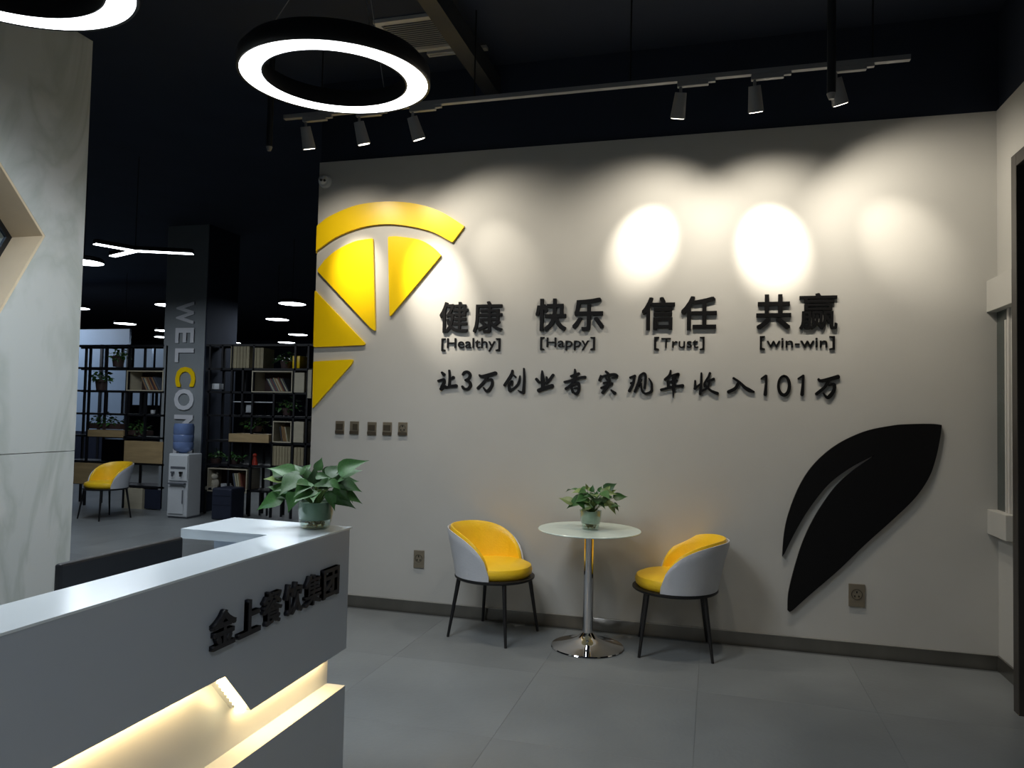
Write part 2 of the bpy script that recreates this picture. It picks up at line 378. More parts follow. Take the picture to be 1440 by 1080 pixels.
wy = lambda a, b_, t_: (a, -t_, b_)
def wallplate(name, m, P, depth, parent, r=.018, clip=True):
    P = [Vector((p.x, 0, p.z)) for p in P]
    if clip:
        for p in P: p.x = max(p.x, -W_ + .004)
    P = rounded(P, r) if r else P
    return MB().plate([[(p.x, p.z) for p in P]], wy, .0015, depth).build(name, m, parent, world=True)
def catmull(P, n=6):
    Q = []
    for i in range(len(P) - 1):
        p0, p1, p2, p3 = P[max(i - 1, 0)], P[i], P[i + 1], P[min(i + 2, len(P) - 1)]
        for k in range(n):
            t_ = k / n; Q.append(tuple(.5 * ((2 * b_) + (-a + c) * t_ + (2 * a - 5 * b_ + 4 * c - d) * t_ ** 2 + (-a + 3 * b_ - 3 * c + d) * t_ ** 3) for a, b_, c, d in zip(p0, p1, p2, p3)))
    Q.append(tuple(P[-1])); return Q
of, sc = (430, 230), 2.7
lem = thing('lemon_slice_decoration', 'large yellow lemon slice relief on the left end of the grey wall', 'wall decoration', (-4.3, 0, 2.6))
outer = catmull([(32, 252), (60, 228), (100, 200), (200, 160), (320, 147), (430, 157), (520, 187), (606, 240)]); inner_ = catmull([(560, 302), (470, 257), (340, 233), (230, 241), (130, 276), (60, 322), (32, 345)])
wallplate('rind', M['yellow'], cvt(of, sc, outer + inner_), .022, lem, .012)
for P in ([(47, 408)] + catmull([(75, 370), (120, 332), (190, 298), (259, 286)]) + [(268, 638), (250, 625)],
          [(316, 280)] + catmull([(345, 278), (430, 290), (480, 315), (517, 350)]) + [(326, 580), (322, 580)],
          [(34, 482), (50, 495), (230, 684), (226, 690), (34, 698)], [(34, 752), (184, 744), (180, 760), (30, 930)]):
    wallplate('segment', M['yellow'], cvt(of, sc, P), .022, lem, .014)
of, sc = (1060, 580), 2.571
P = catmull([(676, 45), (640, 41), (560, 42), (500, 47), (400, 68), (300, 115), (220, 182), (165, 262), (125, 362), (108, 440), (102, 519)]) + catmull([(110, 508), (150, 428), (200, 345), (270, 258), (350, 198), (434, 154)]) \
  + catmull([(426, 162), (350, 215), (290, 272), (225, 365), (180, 455), (150, 545), (125, 645), (121, 712)]) + [(128, 719)] + catmull([(140, 712), (200, 658), (300, 572), (400, 476), (500, 386), (580, 308), (630, 235), (655, 165), (670, 95), (676, 52)])
lf = thing('leaf_decoration', 'huge black leaf relief with a curved slit on the right of the wall', 'wall decoration', (at(1210, 730, 'y', 0)))
wallplate('leaf_plate', M['black'], cvt(of, sc, P), .022, lf, 0)

def glyph_mesh(ch, offset):
    c = bpy.data.curves.new('g', 'FONT'); c.body = ch; c.extrude = .05; c.offset = offset; c.resolution_u = 3; c.size = 1
    o = bpy.data.objects.new('g', c); COL.objects.link(o); bpy.context.view_layer.update()
    me = bpy.data.meshes.new_from_object(o.evaluated_get(bpy.context.evaluated_depsgraph_get())); bpy.data.objects.remove(o); bpy.data.curves.remove(c)
    b_ = bmesh.new(); b_.from_mesh(me); bpy.data.meshes.remove(me); bmesh.ops.remove_doubles(b_, verts=b_.verts, dist=1e-5); return b_
def fit(b_, fmap):
    xs = [v.co.x for v in b_.verts]; ys = [v.co.y for v in b_.verts]; x0, x1, y0, y1 = min(xs), max(xs), min(ys), max(ys)
    for v in b_.verts: v.co = Vector(fmap((v.co.x - x0) / (x1 - x0), (v.co.y - y0) / (y1 - y0), v.co.z / .1 + .5))
def char(ch, parent, fmap, m, offset=0, label=None):
    # heavy strokes: slightly shifted copies of the thin glyph merged into one solid character
    b_ = glyph_mesh(ch, 0); me = bpy.data.meshes.new('t'); b_.to_mesh(me); b_.free(); o = MB()
    for q, (dx, dy) in enumerate([(0, 0), (-1, -1), (1, -1), (1, 1), (-1, 1)]):
        n0 = len(o.bm.verts); o.bm.from_mesh(me); o.bm.verts.ensure_lookup_table()
        for v in list(o.bm.verts)[n0:]: v.co.x += dx * offset; v.co.y += dy * offset; v.co.z = v.co.z + (.0015 * q if v.co.z > 0 else 0)
    bpy.data.meshes.remove(me); fit(o.bm, fmap)
    bmesh.ops.recalc_face_normals(o.bm, faces=o.bm.faces); return o.build('character', m, parent, world=True)
def rect_wall(u0, v0, u1, v1, depth=.018):
    um, vm = (u0 + u1) / 2, (v0 + v1) / 2
    xl, xr = at(u0, vm, 'y', 0).x, at(u1, vm, 'y', 0).x; zt, zb = at(um, v0, 'y', 0).z, at(um, v1, 'y', 0).z
    return lambda a, b_, c: (xl + (xr - xl) * a, -.0005 - depth * c, zb + (zt - zb) * b_)
def word(string, parent, fmap, m, offset):
    b_ = glyph_mesh(string, offset); fit(b_, fmap)
    seen = set(); isl = []
    for v in b_.verts:
        if v in seen: continue
        st = [v]; seen.add(v); c = []
        while st:
            q = st.pop(); c.append(q)
            for e in q.link_edges:
                w_ = e.other_vert(q)
                if w_ not in seen: seen.add(w_); st.append(w_)
        isl.append((min(q.co.x for q in c), max(q.co.x for q in c), c))
    isl.sort(key=lambda t_: t_[0]); cl = []
    for a, e, c in isl:
        if cl and a < cl[-1][1] - .002: cl[-1] = (cl[-1][0], max(e, cl[-1][1]), cl[-1][2] + c)
        else: cl.append((a, e, c))
    for a, e, c in cl:
        idx = {v: i for i, v in enumerate(c)}; fs = [[idx[v] for v in f.verts] for f in b_.faces if f.verts[0] in idx]
        MB().faces([v.co.copy() for v in c], fs).build('letter', m, parent, world=True)
    b_.free()
def bracket(u0, v0, u1, v1, right, parent):
    f = rect_wall(u0, v0, u1, v1, .012); th, tv = .42, .15
    L = [(0, 0), (1, 0), (1, tv * .55), (th, tv), (th, 1 - tv), (1, 1 - tv * .55), (1, 1), (0, 1)]
    if right: L = [(1 - a, b_) for a, b_ in L]
    MB().plate([L], lambda a, b_, t_: f(a, b_, t_), 0, 1).build('bracket', M['black'], parent, world=True)
SIGNS = [
 ('健康', 'Healthy', [(619.2, 425, 659, 468.1), (666.3, 424, 707.3, 468.3)], (629, 475.5, 697, 494), (621.3, 476, 627, 493.5), (697.5, 475.8, 704, 493.5), 'leftmost'),
 ('快乐', 'Happy', [(753.8, 420.4, 796.9, 466), (805.2, 419.2, 850, 465.6)], (768.8, 474.6, 828.6, 492.6), (760, 474, 765.8, 492.3), (830.4, 474, 837, 492.3), 'second'),
 ('信任', 'Trust', [(902.7, 418.2, 949.3, 464.4), (957.8, 416.7, 1008.2, 464.4)], (930, 475.3, 982, 489.3), (920, 473.8, 927, 492.4), (984, 473.8, 990.8, 492.4), 'third'),
 ('共赢', 'win-win', [(1063.3, 414.4, 1112.2, 463.3), (1123.8, 412.7, 1177.3, 463.8)], (1077.8, 475.3, 1163.3, 489), (1068.4, 472.7, 1075.6, 491.9), (1166, 472.7, 1173.8, 491.9), 'rightmost')]
for big, en, boxes, er, bl, br, pos in SIGNS:
    c0 = at((boxes[0][0] + boxes[1][2]) / 2, boxes[0][3], 'y', 0)
    o = thing('wall_lettering', f'bold black raised characters {big} above the word {en}', 'lettering', c0)
    for ch, bx in zip(big, boxes): char(ch, o, rect_wall(*bx), M['black'], .019 if ch not in '赢健康' else .011)
    c1 = at((er[0] + er[2]) / 2, er[3], 'y', 0)
    o = thing('wall_lettering', f'small black bracketed English word {en} under two large characters', 'lettering', c1)
    word(en, o, rect_wall(*er, .01), M['black'], .004); bracket(*bl, False, o); bracket(*br, True, o)

A, B, C_, D = (610, 505, 9.6), (745, 505, 9.6), (875, 505, 9.6), (1010, 505, 8.0)
WAN_A = [[(620, 215, 20), (665, 235, 40), (840, 190, 46)], [(722, 240, 40), (700, 290, 34), (600, 395, 34)], [(725, 290, 24), (785, 275, 30), (792, 350, 34), (748, 420, 40), (715, 432, 30), (675, 385, 16)]]
ROW = [
 (A, '让', [[(115, 180, 26), (145, 212, 40)], [(65, 295, 26), (140, 275, 34)], [(140, 275, 34), (148, 305, 32), (115, 380, 40)], [(105, 405, 46), (165, 362, 18)], [(215, 152, 22), (222, 250, 28), (215, 370, 32)], [(228, 280, 16), (272, 245, 36)], [(165, 388, 24), (230, 370, 34), (308, 362, 44)]]),
 (A, '3', [[(397, 210, 26), (420, 178, 28), (465, 175, 34), (496, 215, 34), (478, 260, 30), (430, 285, 24)], [(430, 285, 24), (485, 308, 32), (500, 360, 36), (465, 403, 34), (415, 400, 32), (390, 368, 26)]]),
 (A, '万', WAN_A),
 (A, '创', [[(1066, 155, 26), (1050, 215, 34), (960, 355, 34)], [(1080, 215, 16), (1110, 245, 22)], [(1167, 225, 12), (1148, 330, 30), (1085, 395, 26), (1030, 425, 40)], [(1030, 425, 38), (1020, 345, 28), (1062, 300, 26), (1058, 355, 20)], [(1220, 128, 20), (1226, 280, 30), (1215, 455, 36)], [(1215, 455, 36), (1180, 445, 24), (1142, 422, 12)]]),
 (B, '业', [[(170, 158, 16), (175, 260, 46), (182, 390, 46)], [(92, 268, 34), (128, 312, 34)], [(320, 213, 34), (275, 275, 34), (220, 325, 28)], [(228, 240, 20), (240, 290, 34)], [(122, 425, 48), (210, 392, 46), (308, 362, 50)]]),
 (B, '者', [[(612, 138, 18), (615, 220, 40), (598, 290, 32)], [(558, 232, 28), (668, 195, 30)], [(470, 310, 26), (560, 290, 30), (690, 252, 34), (752, 245, 38)], [(612, 270, 30), (560, 350, 32), (490, 402, 36)], [(560, 375, 26), (588, 450, 32)], [(588, 350, 28), (655, 322, 34), (668, 400, 34), (640, 470, 38), (595, 452, 22)], [(600, 398, 16), (640, 385, 16)]]),
 (B, '实', [[(1028, 168, 28), (1062, 198, 34)], [(962, 222, 22), (945, 288, 34)], [(965, 240, 26), (1060, 215, 26), (1150, 208, 34), (1180, 236, 30), (1108, 256, 16)], [(1028, 255, 22), (1050, 285, 24)], [(1000, 325, 26), (1050, 312, 24)], [(1072, 250, 26), (1062, 350, 34), (985, 455, 36)], [(965, 390, 26), (1050, 360, 30), (1115, 330, 34)], [(1100, 418, 20), (1150, 463, 44)]]),
 (C_, '现', [[(108, 252, 28), (175, 228, 34)], [(115, 328, 24), (160, 312, 26)], [(168, 235, 28), (150, 330, 34), (98, 432, 38)], [(235, 232, 24), (215, 330, 30), (172, 440, 34)], [(238, 225, 24), (292, 192, 28), (318, 235, 32), (306, 395, 30)], [(264, 275, 20), (225, 370, 22), (262, 330, 18)], [(258, 330, 18), (268, 425, 24), (312, 465, 28), (375, 452, 34), (402, 425, 34)], [(402, 425, 32), (398, 330, 26), (362, 260, 14)]]),
 (C_, '年', [[(655, 155, 22), (640, 222, 36), (578, 278, 34)], [(655, 228, 24), (762, 205, 38), (700, 262, 24)], [(612, 312, 26), (740, 290, 26)], [(612, 310, 24), (620, 385, 26)], [(525, 415, 32), (620, 392, 30), (745, 366, 32), (820, 360, 42)], [(690, 230, 34), (692, 400, 34), (688, 522, 8)]]),
 (C_, '收', [[(985, 292, 24), (985, 380, 34)], [(978, 400, 34), (1060, 330, 16)], [(1070, 190, 24), (1066, 340, 34), (1050, 475, 30)], [(1185, 190, 32), (1160, 245, 26), (1108, 328, 24), (1112, 375, 20)], [(1150, 302, 24), (1238, 270, 36)], [(1180, 300, 26), (1150, 385, 24), (1070, 432, 28)], [(1120, 350, 22), (1195, 425, 30), (1288, 466, 40)]]),
 (D, '入', [[(170, 215, 24), (232, 255, 24), (300, 320, 34), (345, 348, 40), (400, 370, 22)], [(228, 262, 28), (190, 330, 34), (112, 370, 34)]]),
 (D, '1', [[(482, 220, 14), (535, 188, 26)], [(538, 188, 26), (538, 260, 24), (528, 400, 36)]]),
 (D, '0', [[(738 + 62 * math.cos(a), 298 + 107 * math.sin(a), 30 + 6 * math.sin(a + .5)) for a in [2 * PI * k / 14 - PI / 2 for k in range(15)]]]),
 (D, '1', [[(897, 220, 14), (955, 188, 26)], [(955, 188, 26), (952, 260, 26), (942, 400, 38)]]),
 (D, '万', [[(1125, 225, 22), (1165, 245, 34), (1348, 200, 44)], [(1240, 240, 34), (1200, 310, 30), (1102, 393, 32)], [(1240, 295, 20), (1300, 285, 30), (1300, 350, 34), (1250, 420, 40), (1220, 430, 28), (1180, 385, 14)]]),
]
row = thing('slogan_lettering', 'long row of black brush-style characters reading 让3万创业者实现年收入101万', 'lettering', at(898, 556, 'y', 0))
for (ox, oy, s_), ch, strokes in ROW:
    mb = MB()
    for q, st in enumerate(strokes):
        pts = catmull(st, 5); L = []; Rr = []
        V = [Vector((a, b_)) for a, b_, _ in pts]
        for i, (a, b_, wd) in enumerate(pts):
            d = (V[min(i + 1, len(V) - 1)] - V[max(i - 1, 0)]).normalized(); nrm = Vector((-d.y, d.x)) * wd * .56
            if i == 0:
                for k in range(1, 4): th_ = PI / 2 - k * PI / 4; L.insert(0, V[0] - d * math.cos(th_ - 0) * wd * .5 * abs(math.cos(th_)) + nrm * math.sin(th_)) if False else None
            L.append(V[i] + nrm); Rr.append(V[i] - nrm)
        d1 = (V[-1] - V[-2]).normalized(); w1 = pts[-1][2] * .56; d0 = (V[0] - V[1]).normalized(); w0 = pts[0][2] * .56
        n1 = Vector((-d1.y, d1.x)); n0 = Vector((-d0.y, d0.x))
        cap1 = [V[-1] + n1 * w1 * math.cos(t_) + d1 * w1 * .8 * math.sin(t_) for t_ in (PI / 4, PI / 2, 3 * PI / 4)]
        cap0 = [V[0] + n0 * w0 * math.cos(t_) + d0 * w0 * .8 * math.sin(t_) for t_ in (PI / 4, PI / 2, 3 * PI / 4)]
        n = len(L); ring_ = L + cap1 + Rr[::-1] + cap0
        W3 = [at(ox + p.x / s_, oy + p.y / s_, 'y', 0) for p in ring_]; dep = .014 + .0003 * q; N = len(W3)
        vs = [(p.x, -.0005, p.z) for p in W3] + [(p.x, -dep, p.z) for p in W3]; fs = [(i, (i + 1) % N, N + (i + 1) % N, N + i) for i in range(N)]
        for base in (0, N):
            for i in range(n - 1): fs.append((base + i, base + i + 1, base + N - 4 - i - 1, base + N - 4 - i))
            fs.append(tuple(base + k for k in (n - 1, n, n + 1, n + 2, n + 3))); fs.append(tuple(base + k for k in (N - 4, N - 3, N - 2, N - 1, 0)))
        mb.faces(vs, fs)
    mb.build('character', M['black'], row, world=True)

# switches, sockets, dome camera on the wall
def plate_dev(name, u, v_, wpx, hpx, label, kind, cat='switch', group=None):
    group = 'wall switches in a row' if cat == 'switch' else 'low wall sockets'
    p = at(u, v_, 'y', 0); k = .0048; w2, h2 = wpx * k / 2, hpx * k / 2
    o = thing(name, label, cat, (p.x, 0, p.z - h2), 0, group)
    box('cover_plate', M['socket'], -w2, w2, -.011, 0, 0, 2 * h2, o, bev=.002)
    if kind == 'switch':
        box('rocker', M['socketd'], -w2 * .78, w2 * .78, -.015, -.011, 2 * h2 * .36, 2 * h2 * .78, o, bev=.001)
    elif kind == 'half':
        box('rocker', M['socketd'], -w2 * .3, w2 * .78, -.015, -.011, 2 * h2 * .36, 2 * h2 * .8, o, bev=.001)
    else:
        MB().lathe([(w2 * .62, 0), (w2 * .7, 0), (w2 * .7, .003), (w2 * .62, .003)], 24, True).build('rim', M['socketd'], o).matrix_basis = Matrix.Translation((0, -.011, h2 * 1.1)) @ Matrix.Rotation(PI / 2, 4, 'X')
        for dx, dz in ((-.012, -.012), (.012, -.012), (0, .014)): box('slot', M['lens'], dx - .003, dx + .003, -.0125, -.0105, h2 * 1.1 + dz - .006, h2 * 1.1 + dz + .006, o)
    if kind != 'outlet': box('lower_edge', M['socketd'], -w2, w2, -.014, -.011, 0, 2 * h2 * .24, o)
for u, v_, k, lab in ((478.5, 601, 'switch', 'leftmost small champagne wall switch below the lemon slice'), (498.8, 601.5, 'half', 'second wall switch from the left with a narrow rocker'),
                    (523.5, 602.5, 'switch', 'middle wall switch of the row of five'), (545, 602.8, 'switch', 'fourth wall switch from the left, beside the round-ringed plate'), (566.8, 603, 'dial', 'wall control plate with a round ring at the right end of the row')):
    plate_dev('wall_switch', u, v_, 15.2, 20.5, lab, k)
plate_dev('wall_socket', 589.5, 786, 17, 27, 'champagne wall socket low behind the left yellow chair', 'outlet', 'socket')
plate_dev('wall_socket', 1204.5, 837, 20, 30, 'champagne wall socket low under the black leaf', 'outlet', 'socket')
p = at(458, 256, 'y', 0); o = thing('security_camera', 'small white dome camera with two dark lenses at the wall top', 'camera', (p.x, 0, p.z))
mx_ = Matrix.Rotation(PI / 2, 4, 'X')
MB().cyl((0, 0, 0), (0, -.03, 0), .052, .046, n=28).build('base', M['wplastic'], o, smooth=True)
MB().sphere((-.008, -.032, .008), .036, (1, .8, 1), 20).build('housing', M['wplastic'], o, smooth=True)
cdir = Vector((.5, -.8, -.3)).normalized(); sdir = cdir.cross(Vector((0, 0, 1))).normalized(); c0 = Vector((-.008, -.034, .006))
for q in (-1, 1): MB().cyl(c0 + cdir * .026 + sdir * q * .0135, c0 + cdir * .038 + sdir * q * .0135, .0105, n=14).build('lens', M['lens'], o, smooth=True)

# ------------------------------------------------------------------ reception desk
DX, DY, DH = -3.024, -2.606, 1.05; DF = -7.5
dk = thing('reception_desk', 'long white reception desk with a warm lit recess along its front', 'desk', (-3.3, -4.0, 0))
TH = .035
tx = lambda a, b_, t_: (t_, a, b_)
zx = lambda a, b_, t_: (a, b_, t_)
MB().plate([[(DX, DY), (DX, DF), (-3.21, DF), (-3.21, -2.868), (-3.572, -2.868), (-3.572, -2.57), (-3.572, -2.552), (DX - .0, -2.59)]], zx, DH - .006, DH).build('countertop', M['desktop'], dk, world=True)
MB().plate([[(-3.2, -2.6), (-3.2, -2.866), (-3.572, -2.868), (-3.572, -2.556)]], zx, DH - TH, DH - .006).build('countertop_edge', M['desktop'], dk, world=True)
# upper front with the stepped notch (profile in Y-Z extruded in X)
G = .078
prof = [(DY, DH - .006), (DY, .595), (-3.205, .588), (-3.335, .732), (DF, .732), (DF, DH - .006)]
MB().plate([prof], tx, DX - .0015, DX - G).build('upper_panel', M['desk'], dk, world=True)
MB().box(-3.20, DX - G, DF, DY - .0, .455, DH - .006).build('core_panel', M['desk'], dk, world=True)
MB().box(-3.20, DX - .0015, DF, DY, 0, .455).build('lower_panel', M['desk'], dk, world=True)
# hidden and visible LED strips under the upper panel
MB().box(DX - G + .012, DX - G + .024, -3.19, DY - .03, .5885, .5935).build('led_strip', M['led'], dk, world=True)
MB().box(DX - G + .012, DX - G + .024, DF, -3.35, .726, .731).build('led_strip', M['led'], dk, world=True)
pts = [(-3.212, .592), (-3.328, .724)]
led = MB()
for k in range(9):
    t_ = (k + .5) / 9; y, z = pts[0][0] + (pts[1][0] - pts[0][0]) * t_ - .004, pts[0][1] + (pts[1][1] - pts[0][1]) * t_ - .004
    led.box(DX - .032, DX - .012, y - .006, y + .004, z - .006, z + .004)
led.build('led_strip', M['led'], dk, world=True)
for (ya, yb, z) in ((-3.18, -2.64, .583), (-7.4, -3.36, .722)):
    l = area('recess_led_light', (DX - G + .02, (ya + yb) / 2, z), .012, 3.8 * (yb - ya), (1, .64, .27), shape='RECTANGLE', sy=yb - ya); l.parent = dk; l.location = Vector(l.location) - dk.location
    l.rotation_euler = (0, 0, 0)
# return, worktop, inner side
MB().box(-3.45, -3.20, -2.84, DY, 0, DH - TH).build('side_panel', M['desk'], dk, world=True)
MB().box(-3.85, -3.2, DF, -2.84, .71, .74).build('worktop', M['desktop'], dk, world=True)
MB().box(-3.84, -3.80, -7.4, -7.3, 0, .71).box(-3.84, -3.80, -2.95, -2.85, 0, .71).build('worktop_leg', M['desk'], dk, world=True)
dl = thing('desk_lettering', 'dark raised characters 金上餐饮集团 on the front of the desk', 'lettering', (DX, -3.05, .82))
for ch, (u0, u1) in zip('金上餐饮集团', ((105, 345), (370, 592), (612, 805), (838, 1012), (1035, 1200), (1215, 1378))):
    ya, yb = at(280 + u0 / 7.2, 870, 'x', DX).y, at(280 + u1 / 7.2, 850, 'x', DX).y
    char(ch, dl, lambda a, b_, c, ya=ya, yb=yb: (DX - .002 + .016 * c, ya + (yb - ya) * a, .825 + .104 * b_), M['deskletter'], .028 if ch not in '餐饮集' else .016)
# monitor behind the counter
mo = thing('computer_monitor', 'black computer monitor seen from behind over the counter', 'monitor', (-3.505, -3.205, .74))
scr = MB().box(-.012, .012, -.256, .256, .06, .298, .008); o = scr.build('screen_shell', M['screen'], mo)
box('screen', M['lens'], -.0145, -.012, -.245, .245, .075, .288, mo)
MB().box(.0, .04, -.03, .03, .015, .2, .004).build('stand', M['screen'], mo); MB().cyl((0, 0, 0), (0, 0, .015), .11, n=32).build('stand_base', M['screen'], mo, smooth=True)

# ------------------------------------------------------------------ plants
def leaf_mesh(L, Wd, droop, fold):
    vs = []; fs = []; n = 9; wp = [0, .62, .95, 1, .9, .72, .5, .27, .1, 0]
    for i in range(n + 1):
        t_ = i / n; x = L * t_; z = -droop * L * t_ * t_; hw = Wd / 2 * wp[i]
        for s_ in (-1, -.5, 0, .5, 1): vs.append((x - abs(s_) * hw * .25 * (1 if i < 3 else 0), s_ * hw, z + fold * abs(s_) * hw + .04 * hw * math.sin(9 * t_ + s_ * 3)))
    for i in range(n):
        for j in range(4): a = i * 5 + j; fs.append((a, a + 1, a + 6, a + 5))
    me = bpy.data.meshes.new('leaf'); me.from_pydata(vs, [], fs); me.update()
    for p in me.polygons: p.use_smooth = True
    return me
LEAVES = [leaf_mesh(1, .66, .22, .2), leaf_mesh(1, .58, .38, .28), leaf_mesh(1, .7, .1, .12)]
LEAVL = [m_.copy() for m_ in LEAVES]
for m_ in LEAVES: m_.materials.append(M['leaf'])
for m_ in LEAVL: m_.materials.append(M['leafl'])
def potted(name, label, loc, prf, rim_z, rim_r, leaves, light=0, seed=1, n_extra=20, ex=(.08, .17, .1), L0=.1):
    rnd = random.Random(seed); o = thing(name, label, 'potted plant', loc)
    MB().lathe(prf, 40).build('glass_pot', M['glass'], o, smooth=True)
    inner = [(r * .93 - .001, z + .003) for r, z in prf[1:-1]]; k = max(1, len(inner) // 3)
    zlow = rim_z * .33
    rl = next(r for r, z in inner if z > zlow); ip = [(0, zlow), (rl * .9, zlow), (rl * .96, zlow + .004)] + [(r, z) for r, z in inner if z > zlow + .006 and z < rim_z - .002 and r > rl * .97][:2] + [(rim_r * .9, rim_z - .004), (rim_r * .84, rim_z - .004), (rim_r * .82, rim_z - .012), (0, rim_z - .012)]
    MB().lathe(ip, 36).build('planter', M['liner' if not light > .2 else 'linerl'], o, smooth=True)
    pb = MB()
    for _ in range(45):
        a = rnd.random() * 2 * PI; r = math.sqrt(rnd.random()) * prf[1][0] * .78; pb.sphere((r * math.cos(a), r * math.sin(a), .012 + rnd.random() * (zlow - .018)), .0055, (1, 1, .7), 6)
    ps = pb.build('pebbles', M['pebble'], o); ps['kind'] = 'stuff'
    st = MB(); P = list(leaves)
    for _ in range(n_extra):
        a = rnd.random() * 2 * PI; P.append((math.cos(a) * ex[0] * rnd.uniform(.2, 1), math.sin(a) * ex[0] * rnd.uniform(.2, 1), rim_z + rnd.uniform(.02, ex[2]), math.degrees(a) + rnd.uniform(-30, 30), rnd.uniform(-35, 35), L0 * rnd.uniform(.75, 1.1)))
    for i, (x, y, z, az, el, L) in enumerate(P):
        ms = (LEAVL if rnd.random() < light else LEAVES)[rnd.randrange(3)]
        lo = bpy.data.objects.new('leaf', ms); COL.objects.link(lo); lo.parent = o; lo.location = (x, y, z); lo.scale = (L, L, L)
        dr = Vector((math.cos(rad(az)) * math.cos(rad(el)), math.sin(rad(az)) * math.cos(rad(el)), math.sin(rad(el))))
        up = Vector((rnd.uniform(.1, .5), rnd.uniform(-.95, -.35), rnd.uniform(.5, .9))); sd = up.cross(dr).normalized(); nn = dr.cross(sd)
        lo.rotation_euler = Matrix((dr, sd, nn)).transposed().to_euler()
        st.tube([(x * .15, y * .15, rim_z - .012), (x * .55, y * .55, (z + rim_z) / 2 + .02), (x, y, z)], .0022, 5, .0014)
    st.build('stems', M['stem'], o, smooth=True); return o
# helper: a leaf from pixel base and tip, at the given depth plane in front of the camera
def pleaf(ub, vb, ut, vt, base, dep0, dep1, el_extra=0):
    a = CAM + (FW + RT * (ub - 720) / FOC - UP * (vb - 540) / FOC) * dep0; t_ = CAM + (FW + RT * (ut - 720) / FOC - UP * (vt - 540) / FOC) * dep1
    d = t_ - a; L = d.length; az = math.degrees(math.atan2(d.y, d.x)); el = math.degrees(math.asin(d.z / L)); q = a - Vector(base)
    return (q.x, q.y, q.z, az, el + 12, L)
PB = Vector((-3.133, -2.676, DH)); dp = (PB - CAM).dot(FW); r1 = .068
prf = [(0, 0), (.045, 0), (.052, .004), (.06, .03), (.066, .07), (.067, .105), (.064, .105), (.063, .07), (.057, .03), (.049, .01), (0, .008)]
spec = [(400, 698, 358, 720, 0, -.02), (404, 690, 374, 687, 0, 0), (405, 675, 368, 675, 0, .03), (405, 672, 378, 663, 0, .05), (418, 688, 408, 722, -.03, -.06), (420, 672, 395, 672, -.04, -.02), (425, 668, 412, 652, .0, .02),
        (434, 676, 430, 655, -.05, -.03), (442, 684, 438, 656, -.05, -.06), (446, 662, 456, 644, 0, .02), (455, 668, 476, 656, 0, .02), (470, 672, 510, 667, 0, -.01), (475, 678, 506, 679, .02, .05), (478, 680, 508, 694, 0, .0), (474, 684, 500, 708, 0, .03),
        (470, 684, 488, 706, -.02, -.04), (462, 690, 468, 718, -.03, -.05), (458, 668, 488, 660, -.02, .02), (450, 684, 462, 690, -.05, -.08), (430, 690, 442, 698, -.05, -.08), (414, 680, 390, 700, -.02, -.03), (444, 670, 462, 672, -.05, -.07), (426, 664, 440, 654, .03, .05), (462, 676, 478, 690, -.04, -.05)]
potted('potted_pothos', 'big leafy green plant in a glass pot on the reception desk', PB, prf, .105, .066, [pleaf(a, b_, c, d, PB, dp + e, dp + f) for a, b_, c, d, e, f in spec], .08, 3, 24, (.09, .1, .11), .11)
TX, TY, TZ = -2.462, -.378, .757
PC = Vector((TX + .01, TY - .02, TZ)); dp = (PC - CAM).dot(FW)
prf2 = [(0, 0), (.05, 0), (.055, .004), (.057, .03), (.066, .07), (.072, .125), (.069, .125), (.063, .07), (.053, .03), (.05, .01), (0, .008)]
spec = [(822, 700, 797, 716, 0, 0), (818, 698, 808, 708, 0, 0), (820, 690, 804, 694, 0, 0), (826, 688, 822, 680, 0, 0), (832, 692, 836, 682, 0, 0), (842, 692, 848, 684, -.02, 0), (838, 700, 842, 690, -.05, -.05), (852, 690, 860, 684, 0, 0), (856, 694, 868, 690, 0, 0),
        (862, 700, 884, 700, 0, 0), (856, 706, 864, 726, -.04, -.04), (862, 708, 871, 720, 0, 0), (832, 710, 817, 720, -.05, -.06), (830, 704, 816, 706, -.05, -.05), (846, 704, 860, 704, -.05, -.06), (848, 696, 862, 702, -.06, -.07), (834, 698, 820, 698, -.06, -.07), (840, 706, 846, 712, -.07, -.09)]
potted('potted_pothos', 'smaller bushy green plant in a glass pot on the round table', PC, prf2, .125, .071, [pleaf(a, b_, c, d, PC, dp + e, dp + f) for a, b_, c, d, e, f in spec], .3, 8, 34, (.12, .1, .13), .1)

# ------------------------------------------------------------------ round table
tb = thing('round_table', 'round frosted glass table on a chrome column and dished base', 'table', (TX, TY, 0))
MB().lathe([(0, TZ - .01), (.33, TZ - .01), (.334, TZ - .007), (.334, TZ - .003), (.331, TZ), (0, TZ)], 72).build('tabletop', M['tglass'], tb, smooth=True)
MB().lathe([(0, .06), (.033, .06), (.033, TZ - .016), (.075, TZ - .016), (.075, TZ - .010), (0, TZ - .010)], 40).build('column', M['chrome'], tb, smooth=True)
MB().lathe([(0, 0), (.232, 0), (.236, .004), (.232, .010), (.17, .022), (.11, .040), (.065, .062), (.045, .085), (.036, .095), (0, .095)], 72).build('base', M['chrome'], tb, smooth=True)

